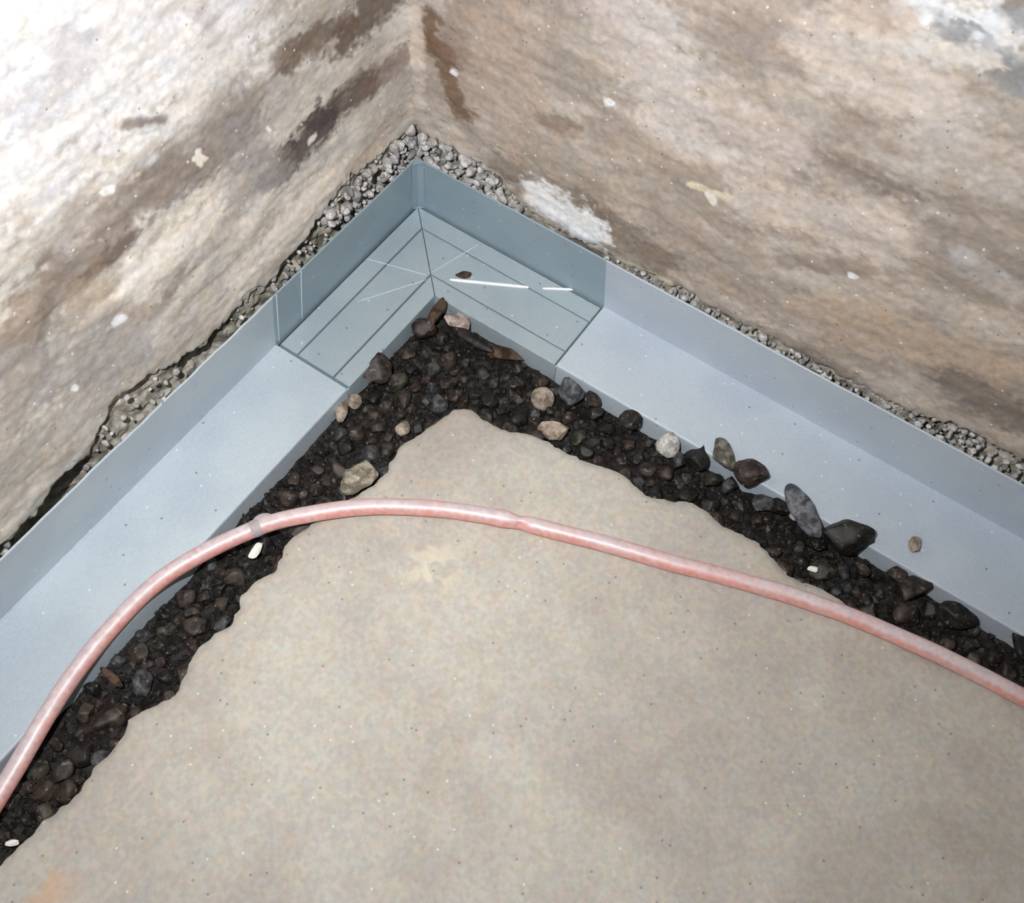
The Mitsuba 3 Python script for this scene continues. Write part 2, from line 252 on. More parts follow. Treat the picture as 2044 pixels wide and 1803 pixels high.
def floor_color(p, n, uv):
    big = fbm(p.x * 5, p.y * 5, 4.0, 4)
    mid = fbm(p.x * 26, p.y * 26, 8.0, 3)
    fine = fbm(p.x * 240, p.y * 240, 2.0, 3)
    c = mix(lin(176, 169, 160), lin(192, 187, 176), ss(0.22, 0.78, big * 0.6 + mid * 0.4))
    c = mix(c, lin(184, 184, 178), 0.4 * ss(0.45, 0.8, fbm(p.x * 9 + 5, p.y * 9, 6.0, 3)))
    c = mix(c, lin(168, 157, 147), 0.4 * ss(0.5, 0.8, fbm(p.x * 12 + 9, p.y * 12, 3.0, 3)))
    c = c * (0.86 + 0.28 * fine)
    t = fbm(p.x * 120, p.y * 120, 5.0, 2) - 0.5
    u = fbm(p.x * 140 + 7, p.y * 140, 15.0, 2) - 0.5
    c = c * mi.Color3f(1 + 0.10 * t + 0.05 * u, 1.0 - 0.06 * u, 1 - 0.14 * t)
    v1, v2, cr = vor(p.x * 95, p.y * 95)
    c = mix(c, lin(96, 88, 82), ss(0.17, 0.06, v1) * dr.select(cr > 0.955, 0.55, 0.0))
    c = mix(c, lin(240, 238, 232), ss(0.15, 0.05, v1) * dr.select(cr < 0.03, 0.6, 0.0))
    # pale crumbled patch and rusty stain near the left edge of the slab
    d = dr.sqrt(dr.square(p.x - 0.335) + dr.square((p.y + 0.415)))
    c = mix(c, lin(226, 216, 190), 0.6 * ss(0.05, 0.0, d) * ss(0.42, 0.62, fbm(p.x * 75, p.y * 75, 1.0, 3)))
    d = dr.sqrt(dr.square((p.x - 0.235)) + dr.square((p.y + 0.865)))
    c = mix(c, lin(206, 160, 120), 0.5 * ss(0.04, 0.0, d) * ss(0.4, 0.65, fbm(p.x * 50, p.y * 50, 11.0, 3)))
    return c * 0.945


principled("mat_floor", floor_color, 0.8, 0.25)


def soil_color(p, n, uv):
    m = fbm(p.x * 90, p.y * 90, p.z * 90, 3)
    c = mix(lin(16, 15, 14), lin(36, 33, 30), ss(0.35, 0.7, m))
    return c * (0.5 + fbm(p.x * 420, p.y * 420, p.z * 420, 2))


principled("mat_soil", soil_color, 0.7, 0.35)


def stone_color(dark, pale, spot=0.06):
    def fn(p, n, uv):
        m = fbm(p.x * 160, p.y * 160, p.z * 160, 3)
        c = mix(lin(*dark), lin(*pale), ss(0.3, 0.72, m))
        f = noise(p.x * 700, p.y * 700, p.z * 700)
        c = c * (0.65 + 0.7 * f)
        return mix(c, lin(190, 184, 172), spot * 8 * ss(0.80, 0.92, noise(p.x * 330, p.y * 330, p.z * 330)))
    return fn


STONE = {"brown": ((26, 22, 20), (64, 54, 47)), "grey": ((32, 32, 33), (76, 76, 78)), "reddish": ((30, 24, 22), (64, 52, 47)),
         "olive": ((32, 31, 26), (74, 70, 60)), "black": ((15, 14, 14), (40, 37, 35)), "bluegrey": ((58, 60, 64), (112, 114, 120)), "olivegrey": ((66, 64, 56), (122, 119, 108)), "tan": ((112, 100, 88), (172, 158, 142)), "rubble": ((112, 105, 92), (172, 163, 146)), "pale": ((140, 138, 134), (198, 197, 192))}
for k, (a, b) in STONE.items():
    principled("mat_stone_" + k, stone_color(a, b, 0.05 if k in ("tan", "pale") else 0.03), 0.55, 0.4)


def pvc(c1, c2):
    def fn(p, n, uv):
        m = fbm(p.x * 14, p.y * 14, p.z * 14, 3)
        c = mix(lin(*c1), lin(*c2), ss(0.3, 0.7, m)) * (0.96 + 0.08 * noise(p.x * 520, p.y * 520, p.z * 520))
        v1, v2, cr = vor((p.x + p.z) * 40, (p.y - p.z) * 40)
        c = mix(c, lin(92, 92, 98), ss(0.07, 0.03, v1) * dr.select(cr > 0.85, 0.7, 0.0))
        return mix(c, lin(226, 232, 238), ss(0.08, 0.03, v1) * dr.select(cr < 0.16, 0.55, 0.0))
    return fn


principled("mat_channel_left", pvc((174, 186, 195), (182, 194, 201)), 0.42, 0.45)
principled("mat_channel_right", pvc((177, 187, 198), (184, 194, 203)), 0.42, 0.45)
principled("mat_corner", pvc((156, 170, 177), (163, 176, 182)), 0.30, 0.5)
principled("mat_corner_thin", pvc((138, 156, 166), (146, 163, 172)), 0.30, 0.5)
principled("mat_corner_dark", lin(104, 128, 138), 0.35, 0.5)
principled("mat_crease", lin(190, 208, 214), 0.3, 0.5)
principled("mat_painted_glare", lin(250, 252, 252), 0.25, 0.5)  # near-white for the glare painted onto the corner piece


def pipe_color(p, n, uv):
    m = fbm(p.x * 30, p.y * 30, p.z * 30, 3)
    dust_and_pale_top = ss(0.28, 0.66, 0.55 * m + 0.45 * fbm(p.x * 160, p.y * 160, p.z * 160, 2))
    dust_and_pale_top = dr.clip(0.45 * dust_and_pale_top + 0.75 * ss(0.55, 0.98, n.z) - 0.05, 0, 1)      # paler and greyer on the upper side
    c = mix(lin(216, 150, 140), lin(206, 190, 192), dust_and_pale_top)
    return c * (0.86 + 0.28 * noise(p.x * 260, p.y * 260, p.z * 260))


principled("mat_pipe", pipe_color, 0.42, 0.45, 0.08)
principled("mat_pipe_grey", lin(168, 158, 160), 0.6, 0.4)
principled("mat_wood", stone_color((46, 37, 31), (92, 74, 61), 0.0), 0.8, 0.2)
principled("mat_wood_pale", stone_color((128, 112, 106), (186, 170, 162), 0.0), 0.8, 0.2)
principled("mat_white", lin(236, 234, 226), 0.6, 0.4)
principled("mat_crumb", stone_color((164, 162, 162), (214, 212, 208), 0.02), 0.85, 0.2)
principled("mat_crumb_dark", stone_color((130, 129, 128), (182, 179, 174), 0.02), 0.85, 0.2)
scene["mat_pebble_mix"] = {"type": "twosided", "bsdf": {"type": "principled", "base_color": {"type": "mesh_attribute", "name": "vertex_color"}, "roughness": 0.6, "specular": 0.4}}

# ---------------------------------------------------------------- walls: rough plaster over damp masonry
def grid_coords(lo, dense_to, hi, step, coarse):
    return np.r_[np.arange(lo, dense_to, step), np.arange(dense_to, hi + 1e-6, coarse)]


def wall(side, low, seed):
    low = np.asarray(low)
    order = np.argsort(low[:, 0])
    low = low[order]
    to3 = (lambda s, out, z: np.stack([out, -s, z], -1)) if side == "left" else (lambda s, out, z: np.stack([s, -out, z], -1))
    s = grid_coords(-0.03, 0.95, FAR, 0.0026, 0.05)
    t = np.r_[np.linspace(0, 0.30, 190), np.linspace(0.30, 1, 22)[1:]]
    zlow = np.interp(s, low[:, 0], low[:, 1])
    q = np.stack([s, np.zeros_like(s), np.zeros_like(s)], -1)
    fade = np.clip((0.95 - s) / 0.1, 0, 1)
    zlow = zlow + fade * 0.006 * (meshkit.fbm(q * 55, 3, seed) - 0.5) * 2 + fade * 0.003 * (meshkit.noise(q * 260, seed + 5) - 0.5) * 2
    top = 2.2
    S = np.repeat(s[:, None], len(t), 1)
    Z = zlow[:, None] + t[None] * (top - zlow[:, None])
    P = np.stack([S * 14, Z * 26, np.full_like(S, seed)], -1)
    d = 0.008 * (meshkit.fbm(P, 3, seed + 1) - 0.5) + 0.0021 * (meshkit.fbm(P * [4, 5, 1], 3, seed + 2) - 0.5) + 0.0008 * (meshkit.noise(P * [14, 10, 1], seed + 3) - 0.5)
    # trowelled ridges along the wall
    ridge = np.abs(meshkit.fbm(np.stack([S * 9, Z * 60, np.full_like(S, 2.2 + seed)], -1), 3, seed + 4) - 0.5)
    d -= 0.0016 * np.exp(-ridge * 14)
    # rounded inner corner, and a lower edge that rolls back
    d += 0.012 * np.exp(-np.maximum(S, 0) / 0.022) * np.clip((Z - 0.13) / 0.1, 0, 1)
    e = (Z - zlow[:, None])
    d -= 0.006 * np.exp(-e / 0.006)
    d = np.clip(d, -0.016, 0.02) - 0.001
    V = to3(S, d, Z).reshape(-1, 3)
    nt = len(t)
    i, j = np.meshgrid(np.arange(len(s) - 1), np.arange(nt - 1), indexing="ij")
    a = (i * nt + j).ravel()
    F = np.r_[np.c_[a, a + nt, a + nt + 1], np.c_[a, a + nt + 1, a + 1]]
    # broken lower lip going back to the masonry
    k = np.arange(len(s))
    back = to3(s, np.full_like(s, -0.06), zlow + 0.004)
    base = len(V)
    V = np.r_[V, back]
    a = k[:-1]
    F = np.r_[F, np.c_[a * nt, base + a, (a + 1) * nt], np.c_[base + a, base + a + 1, (a + 1) * nt]]
    m = tm(V, F)
    n = m.face_normals[: len(F) // 2].mean(0)
    want = np.array([1, 0, 0]) if side == "left" else np.array([0, -1, 0])
    if n @ want < 0:
        m.faces = m.faces[:, ::-1]
    # masonry behind
    s2 = grid_coords(-0.05, 0.95, FAR, 0.004, 0.06)
    z2 = np.r_[np.arange(-0.12, 0.17, 0.004), [0.3, 0.8, 1.5, 2.2]]
    S2, Z2 = np.meshgrid(s2, z2, indexing="ij")
    P2 = np.stack([S2, Z2, np.full_like(S2, 1.0 + seed)], -1)
    d2 = -0.014 + 0.012 * (meshkit.fbm(P2 * [42, 60, 1], 3, seed + 7) - 0.5) + 0.008 * (meshkit.noise(P2 * [130, 150, 1], seed + 8) - 0.5)
    d2 -= 0.03 * np.clip((Z2 - 0.15) / 0.1, 0, 1)
    for s0, wid, dep in HOLLOWS[side]:
        d2 -= dep * np.exp(-((S2 - s0) / wid) ** 4)
    n2 = len(z2)
    i, j = np.meshgrid(np.arange(len(s2) - 1), np.arange(n2 - 1), indexing="ij")
    a = (i * n2 + j).ravel()
    F2 = np.r_[np.c_[a, a + n2, a + n2 + 1], np.c_[a, a + n2 + 1, a + 1]]
    b = tm(to3(S2, d2, Z2).reshape(-1, 3), F2)
    if b.face_normals.mean(0) @ want < 0:
        b.faces = b.faces[:, ::-1]
    return m, b, (lambda x: np.interp(x, s, zlow)), to3


HOLLOWS = {"left": [(0.60, 0.050, 0.035), (0.375, 0.030, 0.014)], "right": [(0.73, 0.06, 0.012)]}
for side, low, seed in (("left", LOW_LEFT, 11), ("right", LOW_RIGHT, 31)):
    plaster, backing, zlow_at, to3 = wall(side, low, seed)
    put(f"wall_{side}", backing, "mat_backing", smooth=False)
    put(f"wall_{side}__plaster", plaster, f"mat_plaster_{side}", smooth=True)
    # crumbling mortar packed between the wall's broken lower edge and the upstand
    bits, bits_dark = [], []
    r = np.random.default_rng(seed)
    ball = trimesh.creation.icosphere(subdivisions=1)
    for _ in range(1100):
        s = r.uniform(-0.005, 0.93)
        if side == "left" and (0.555 < s < 0.64 or 0.33 < s < 0.42) and r.random() < 0.93:
            continue
        near = s < 0.165
        if not near and r.random() < (0.80 if side == "left" else 0.45):
            continue
        if side == "right" and 0.16 < s < 0.275:
            continue
        zl = float(zlow_at(s))
        size = r.uniform(0.0014, 0.0050) * (1.15 if near else 0.8)
        z = r.uniform(0.070, max(zl + 0.001, 0.078))
        out = r.uniform(-0.016, 0.002) + (0.003 if near else 0)
        v = np.array(ball.vertices) * r.uniform(0.55, 1.5, 3) * size
        v *= (1 + 0.5 * (meshkit.noise(np.array(ball.vertices) * 1.7 + r.uniform(0, 60, 3), 3) - 0.5))[:, None]
        (bits if r.random() < (0.7 if near else 0.5) else bits_dark).append(tm(v + to3(np.array(s), np.array(out), np.array(z)), ball.faces))
    k = put(f"wall_{side}__mortar_crumbs", trimesh.util.concatenate(bits), "mat_crumb", smooth=40)
    label(k, "pale crumbling mortar above the upstand", kind="stuff")
    k = put(f"wall_{side}__mortar_crumbs", trimesh.util.concatenate(bits_dark), "mat_crumb_dark", smooth=40)
    label(k, "damp grey crumbling mortar above the upstand", kind="stuff")
label("wall_left", "left wall of stained cream plaster, whitish towards the top, broken off above the left channel", "wall", kind="structure")
label("wall_right", "right wall of tan and brown stained plaster, broken off above the right channel", "wall", kind="structure")
label("wall_left__plaster", "rough cream plaster with brown damp streaks")
label("wall_right__plaster", "rough tan plaster with brown and white damp patches")

# ---------------------------------------------------------------- concrete floor with its broken edge
edge = np.asarray(SLAB_EDGE)
first, last = edge[0], edge[-1]
edge = np.r_[[[0.205, -FAR]], [[0.20, -1.6]], [[0.185, -1.2]], [[0.19, -0.98]], edge, [[1.0, -0.185], [1.3, -0.19], [1.7, -0.18], [FAR, -0.185]]]
t = np.r_[0, np.cumsum(np.linalg.norm(np.diff(edge, axis=0), axis=1))]
tt = np.r_[np.arange(0, t[-1], 0.0022), t[-1]]
fine = np.c_[np.interp(tt, t, edge[:, 0]), np.interp(tt, t, edge[:, 1])]
q = np.c_[fine * 110, np.zeros(len(fine))]
jit = np.c_[meshkit.fbm(q, 3, 2) - 0.5, meshkit.fbm(q + 40, 3, 3) - 0.5]
fine[1:-1] += (0.0055 * jit)[1:-1]
EDGE_LINE = LineString(fine)
FLOOR_POLY = Polygon(np.r_[fine, [[FAR, -FAR]]]).buffer(0)
if FLOOR_POLY.geom_type != "Polygon":
    FLOOR_POLY = max(FLOOR_POLY.geoms, key=lambda g: g.area)
ring = np.array(FLOOR_POLY.exterior.coords)[:-1]
gx, gy = np.meshgrid(np.arange(0.15, 1.10, 0.005), np.arange(-1.0, -0.14, 0.005), indexing="ij")
cx, cy = np.meshgrid(np.arange(0.15, FAR, 0.06), np.arange(-FAR, -0.15, 0.06), indexing="ij")
pts = np.c_[gx.ravel(), gy.ravel()] + rng.uniform(-0.0015, 0.0015, (gx.size, 2))
far_pts = np.c_[cx.ravel(), cy.ravel()]
far_pts = far_pts[(far_pts[:, 0] > 1.12) | (far_pts[:, 1] < -1.02)]
pts = np.r_[pts, far_pts]
inner = FLOOR_POLY.buffer(-0.0035)
pts = pts[contains_xy(inner, pts[:, 0], pts[:, 1])]
inset = np.array(FLOOR_POLY.buffer(-0.0016).exterior.coords)[:-1]
allp = np.r_[ring, inset, pts]
tri = Delaunay(allp).simplices
cen = allp[tri].mean(1)
tri = tri[contains_xy(FLOOR_POLY, cen[:, 0], cen[:, 1])]
dist = cKDTree(fine).query(allp)[0]
q = np.c_[allp, np.full(len(allp), 0.3)]
zz = FLOOR_Z + 0.0045 * (meshkit.fbm(q * 9, 3, 5) - 0.5) + 0.0016 * (meshkit.fbm(q * 70, 2, 6) - 0.5) - 0.0075 * np.exp(-dist / 0.0035) - 0.006 * np.exp(-dist / 0.02) * meshkit.noise(q * 32, 9)
V = np.c_[allp, zz]
n = len(ring)
F = [tri]
base = len(V)
low1 = np.c_[ring + 0.006 * (np.c_[meshkit.noise(np.c_[ring * 60, np.zeros(n)], 1), meshkit.noise(np.c_[ring * 60, np.ones(n)], 2)] - 0.5), np.full(n, FLOOR_Z - 0.035)]
low2 = np.c_[ring, np.full(n, FLOOR_Z - 0.11)]
V = np.r_[V, low1, low2]
k = np.arange(n)
k2 = (k + 1) % n
for a0, b0 in ((0, base), (base, base + n)):
    F += [np.c_[a0 + k, a0 + k2, b0 + k2], np.c_[a0 + k, b0 + k2, b0 + k]]
slab = tm(V, np.concatenate(F))
up = slab.face_normals[: len(tri), 2] < 0
slab.faces[: len(tri)][up] = slab.faces[: len(tri)][up][:, ::-1]
put("floor", slab, "mat_floor", smooth=45)
label("floor", "worn beige concrete floor slab with a broken edge along the trench", "floor", kind="structure")

# ---------------------------------------------------------------- trench soil
def soil_z(x, y):
    x, y = np.asarray(x, float), np.asarray(y, float)
    p = np.stack([x, y, np.zeros_like(x)], -1)
    d = np.minimum(np.abs(x - W) + 0 * y, np.abs(y + W) + 0 * x)
    d = np.where((x > W) & (y < -W), np.maximum(np.minimum(x - W, -y - W), 0), 0)
    return -0.032 + 0.016 * (meshkit.fbm(p * 26, 3, 21) - 0.5) + 0.006 * (meshkit.fbm(p * 120, 2, 22) - 0.5) + 0.10 * np.clip(d - 0.01, 0, 0.09) * 1.1


def soil_grid(x0, x1, y0, y1, step):
    xs, ys = np.arange(x0, x1 + step / 2, step), np.arange(y0, y1 + step / 2, step)
    X, Y = np.meshgrid(xs, ys, indexing="ij")
    Z = soil_z(X, Y)
    m = len(ys)
    i, j = np.meshgrid(np.arange(len(xs) - 1), np.arange(m - 1), indexing="ij")
    a = (i * m + j).ravel()
    return tm(np.c_[X.ravel(), Y.ravel(), Z.ravel()], np.r_[np.c_[a, a + m, a + m + 1], np.c_[a, a + m + 1, a + 1]])


soil = trimesh.util.concatenate([soil_grid(0.1102, 0.25, -1.0, -0.1102, 0.0025), soil_grid(0.25, 1.05, -0.25, -0.1102, 0.0025),
                                 soil_grid(0.1102, 0.25, -FAR, -1.0, 0.02), soil_grid(1.05, FAR, -0.25, -0.1102, 0.02)])
put("trench_soil", soil, "mat_soil", smooth=False)
label("trench_soil", "dark damp earth filling the trench between the channels and the concrete slab", "soil", kind="stuff")


def in_trench(x, y, margin=0.0):
    return ((x > W + margin) & (y < -W - margin)) & ~contains_xy(FLOOR_POLY.buffer(-0.006), x, y)


# fine gravel: past counting
r = np.random.default_rng(77)
cand = np.r_[np.c_[r.uniform(W, 0.245, 16000), r.uniform(-0.97, -W, 16000)], np.c_[r.uniform(0.245, 1.0, 14000), r.uniform(-0.24, -W, 14000)]]
cand = cand[in_trench(cand[:, 0], cand[:, 1], 0.001)]
cand = cand[r.permutation(len(cand))[:7500]]
shapes = []
for k in range(10):
    h = r.normal(size=(9, 3))
    h /= np.linalg.norm(h, axis=1, keepdims=True)
    hull = trimesh.Trimesh(h, ConvexHull(h).simplices, process=True)
    trimesh.repair.fix_normals(hull)
    shapes.append(hull)
tones = [lin(36, 31, 28), lin(60, 51, 45), lin(54, 54, 55), lin(84, 75, 66), lin(26, 24, 23), lin(62, 45, 40), lin(112, 102, 90)]
VV, FF, CC, off = [], [], [], 0
for (x, y), z in zip(cand, soil_z(cand[:, 0], cand[:, 1])):
    h = shapes[r.integers(10)]
    size = r.uniform(0.0012, 0.0042) * (1.2 if r.random() < 0.3 else 0.8)
    R = trimesh.transformations.random_rotation_matrix(r.random(3))[:3, :3]
    v = (np.array(h.vertices) * r.uniform(0.6, 1.2, 3) * size) @ R.T + [x, y, z + size * 0.3]
    VV.append(v)
    FF.append(np.array(h.faces) + off)
    CC.append(np.tile(np.array(tones)[r.choice(7, p=[.28, .2, .14, .08, .2, .07, .03])] * r.uniform(0.3, 0.75), (len(v), 1)))
    off += len(v)
k = put("fine_gravel", tm(np.concatenate(VV), np.concatenate(FF)), "mat_pebble_mix", smooth=False, color=np.concatenate(CC))
label(k, "fine dark gravel and grit lying over the trench soil", "gravel", kind="stuff")

# ---------------------------------------------------------------- drainage channels
def channel(arm, start, mat, seed):
    key = numbered("drainage_channel")
    R = 0.0028
    arc = [(W - R + R * math.sin(a), -R + R * math.cos(a)) for a in np.linspace(0, math.pi / 2, 6)]
    top = [(0.0, -0.003), (0.0, 0.0)] + arc + [(W, -0.006), (W - 0.003, -0.006), (W - 0.003, -0.003)]
    put(key + "__top", extrude_profile(top, start, FAR, arm), mat, smooth=30)
    put(key + "__front", extrude_profile([(W - 0.003, -0.075), (W - 0.0005, -0.075), (W - 0.0005, -0.0061), (W - 0.003, -0.0061)], start, FAR, arm), mat)
    th = 0.0026
    prof = [(-th, -0.003), (-th, 0.0), (LEAN - th, RISE - 0.0006), (LEAN - th * 0.75, RISE), (LEAN - th * 0.25, RISE), (LEAN, RISE - 0.0006), (0.0006, 0.0012), (0.0, 0.0), (0.0, -0.003)]
    prof = np.array(prof)
    hgt = np.clip(prof[:, 1] / RISE, 0, 1)

    def wave(q, s):
        a = np.clip((s - start) / 0.05, 0, 1)
        w = float(meshkit.fbm(np.array([[s * 9, 0, seed]]), 2, seed)[0] - 0.5) * a
        w2 = float(meshkit.fbm(np.array([[s * 45, 3, seed]]), 2, seed + 1)[0] - 0.5) * a
        q[:, 0] += hgt * (0.002 * w)
        q[:, 1] += hgt * (0.0016 * w + (0.003 * w2 if arm == "left" else 0.0012 * w2))
        return q

    put(key + "__upstand", extrude_profile(prof, start, FAR, arm, n=500, wave=wave), mat, smooth=30)
    return key


k = channel("left", END_LEFT, "mat_channel_left", 3)
label(k, "pale blue-grey plastic drainage channel along the left wall, crossed by the pink pipe", "drainage channel")
k = channel("right", END_RIGHT, "mat_channel_right", 8)
label(k, "pale grey plastic drainage channel along the right wall with loose stones on its edge", "drainage channel")

# ---------------------------------------------------------------- corner piece
CK = "channel_corner"
label(CK, "bluish translucent plastic corner piece joining the two drainage channels", "channel corner")
EL, ER = END_LEFT - 0.0045, END_RIGHT - 0.0028
bands = [(0.0035, 0.0290), (0.0314, 0.0846), (0.0870, 0.1100)]
G = 0.0006
for a, b in bands:
    put(CK + "__panel", slab_prism([(a, -a - G), (b, -b - G), (b, -EL), (a, -EL)], -0.0050, -0.0004), "mat_corner")
    put(CK + "__panel", slab_prism([(a + G, -a), (ER, -a), (ER, -b), (b + G, -b)], -0.0050, -0.0004), "mat_corner")
tray = Polygon([(0.001, -0.001), (END_RIGHT - 0.0004, -0.001), (END_RIGHT - 0.0004, -W + 0.0035), (W - 0.0035, -W + 0.0035), (W - 0.0035, -END_LEFT + 0.0004), (0.001, -END_LEFT + 0.0004)])
m = trimesh.creation.extrude_polygon(tray, 0.003, engine="earcut")
m.apply_translation([0, 0, -0.0090])
put(CK + "__tray", m, "mat_corner_dark")
label(CK + "__tray", "darker blue-grey tray showing in the grooves")
for arm, e in (("left", END_LEFT), ("right", END_RIGHT)):
    m = extrude_profile([(W - 0.003, -0.075), (W - 0.0005, -0.075), (W - 0.0005, -0.0051), (W - 0.003, -0.0051)], W - 0.0005, e - 0.0005, arm)
    put(CK + "__front", m, "mat_corner")
    th = 0.0024
    prof = np.array([(-th, -0.004), (-th, 0.0), (LEAN - th, RISE - 0.0006), (LEAN - th * 0.7, RISE), (LEAN - th * 0.3, RISE), (LEAN, RISE - 0.0006), (0.0008, 0.0), (0.0008, -0.004)])
    h = np.clip(prof[:, 1] / RISE, 0, 1)

    def wave(q, s, h=h):
        return q
    # ends mitred into the corner: the profile's own across value is where it starts
    ss_ = np.linspace(0, 1, 40)
    rows = []
    for u in ss_:
        s = prof[:, 0] * (1 - u) + (e + (0.0 if arm == "right" else 0.001)) * u
        o = prof[:, 0] + 0.0012 * (meshkit.noise(np.array([[u * 4, 1, 2 + e]]), 3)[0] - 0.5) * h * 4 * u * (1 - u)
        rows.append(np.c_[o, -s, prof[:, 1]] if arm == "left" else np.c_[s, -o, prof[:, 1]])
    m_ = len(prof)
    f = []
    for i in range(len(ss_) - 1):
        for j in range(m_):
            a, b = i * m_ + j, i * m_ + (j + 1) % m_
            f += [[a, b, b + m_], [a, b + m_, a + m_]]
    for base_ in (0, (len(ss_) - 1) * m_):
        f += [[base_, base_ + i, base_ + i + 1] for i in range(1, m_ - 1)]
    m = tm(np.concatenate(rows), f)
    trimesh.repair.fix_normals(m)
    put(CK + "__upstand", m, "mat_corner_thin", smooth=30)
# folded fillet up the inner corner, and the welded beads near the left end
v = []
for z in (0.0, RISE - 0.001):
    l = LEAN * z / RISE + 0.0006
    v += [(l + 0.0002, -l - 0.011, z), (l + 0.003, -l - 0.003, z), (l + 0.011, -l - 0.0002, z), (l - 0.001, -l + 0.001, z)]
f = [[0, 1, 5], [0, 5, 4], [1, 2, 6], [1, 6, 5], [2, 3, 7], [2, 7, 6], [3, 0, 4], [3, 4, 7], [4, 5, 6], [4, 6, 7], [0, 2, 1], [0, 3, 2]]
m = tm(v, f)
trimesh.repair.fix_normals(m)
put(CK + "__fillet", m, "mat_corner_thin")
for s in (0.2366, 0.2790):
    p = [(LEAN * z / RISE + 0.0004, -s, z) for z in (0.002, RISE - 0.002)]
    p = np.array([p[0], (np.array(p[0]) + p[1]) / 2, p[1]])
    put(CK + "__bead", tube(p + [[0, 1e-5, 0], [0, 0, 0], [0, 1e-5, 0]], 0.0009, 8), "mat_crease", smooth=40)
label(CK + "__bead", "thin pale welded bead")
label(CK + "__bead_001", "thin pale welded bead")
for i, (x0, y0, x1, y1) in enumerate(CREASE_GLARE_PX):  # the last two paint a reflected glare line as white strips
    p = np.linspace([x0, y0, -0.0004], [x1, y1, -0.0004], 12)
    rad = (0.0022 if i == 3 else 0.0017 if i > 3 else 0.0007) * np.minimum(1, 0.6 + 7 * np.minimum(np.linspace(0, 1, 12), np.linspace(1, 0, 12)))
    k = put(CK + "__crease_and_glare", tube(p, rad, 8), "mat_painted_glare" if i >= 3 else "mat_crease", smooth=50)
    label(k, "white raised strip painted as a line of glare" if i >= 3 else "faint pale raised fold")

# ---------------------------------------------------------------- pipe
path = spline([(0.185, -1.25, 0.0215), (0.170, -1.02, 0.015)] + PIPE_PATH + [(1.10, -0.186, 0.0215), (1.35, -0.215, 0.0215), (1.70, -0.30, 0.0215)], 0.003)
PR = 0.0092
kink = np.array([0.3814, -0.3191])
s = np.r_[0, np.cumsum(np.linalg.norm(np.diff(path, axis=0), axis=1))]
ik = int(np.argmin(np.linalg.norm(path[:, :2] - kink, axis=1)))
rad = PR * (1 + 0.03 * (meshkit.noise(np.c_[s * 60, s * 0, s * 0], 4) - 0.5))
rad = rad * (1 - 0.13 * np.exp(-((s - s[ik]) / 0.010) ** 2) + 0.07 * np.exp(-((s - s[ik] + 0.02) / 0.008) ** 2))
path = path + np.c_[meshkit.noise(np.c_[s * 25, s * 0, s * 0], 14) - 0.5, meshkit.noise(np.c_[s * 25, s * 0 + 5, s * 0], 15) - 0.5, s * 0] * 0.0012
pipe = tube(path, rad, 48)
dv = np.array(pipe.vertices)
pk = path[ik]
for off, amp, wid in ((np.array([0.004, -0.008, 0.006]), 0.0035, 0.006), (np.array([-0.006, 0.007, 0.006]), 0.0022, 0.006), (np.array([0.012, -0.006, 0.008]), -0.0015, 0.005)):
    w = np.exp(-np.sum((dv - pk - off) ** 2, 1) / wid ** 2)
    dv += (pk + [0, 0, -0.002] - dv) / 0.0092 * (amp * w)[:, None]
pipe.vertices = dv
put("copper_pipe__tube", pipe, "mat_pipe", smooth=True)
label("copper_pipe", "dusty pink copper pipe curving over the floor and across the left channel", "pipe")
ic = int(np.argmin(np.linalg.norm(path[:, :2] - [0.152, -0.487], axis=1)))
put("copper_pipe__tape", tube(path[ic - 2: ic + 3], [PR * 1.00, PR * 1.05, PR * 1.06, PR * 1.05, PR * 1.00], 24), "mat_pipe_grey", smooth=50)
label("copper_pipe__tape", "scuffed grey band on the pipe")
lump = rock(91, (0.011, 0.0055, 0.005), rough=0.15, flat=2)
d = path[ic + 4] - path[ic]
lump.apply_transform(trimesh.transformations.rotation_matrix(math.atan2(d[1], d[0]), [0, 0, 1]))
side_ = np.array([-d[1], d[0], 0]) / np.hypot(d[0], d[1])
lump.apply_translation(path[ic + 3] + side_ * 0.0068 + [0, 0, 0.003])
put("copper_pipe__lump", lump, "mat_pipe_grey", smooth=True)
label("copper_pipe__lump", "pale grey lump stuck to the pipe")

# ---------------------------------------------------------------- stones, chips and flakes that stand out
FEAT = {row[0]: row[1:] for row in FEATURE}
AZ = math.degrees(math.atan2(RIGHT[1], RIGHT[0]))
used_xy = []


def feature(code, key, text, category, mat, seed, thick=None, dz=0.0, rough=0.25, flat=8, sub=2, smooth=35, grow=1.0, deep=1.12):
    x, y, z, hw, hh, rot = FEAT[code]
    hw, hh = hw * grow, hh * grow * deep
    th = thick if thick else min(hw, hh) * 0.8
    m = rock(seed, (hw, hh, th), sub, rough, flat)
    m.apply_transform(trimesh.transformations.rotation_matrix(math.radians(AZ + rot), [0, 0, 1]))
    m.apply_translation([x, y, z + dz])
    k = put(key, m, mat, smooth=smooth)
    label(k, text, category)
    used_xy.append((x, y, max(hw, hh)))
    return k


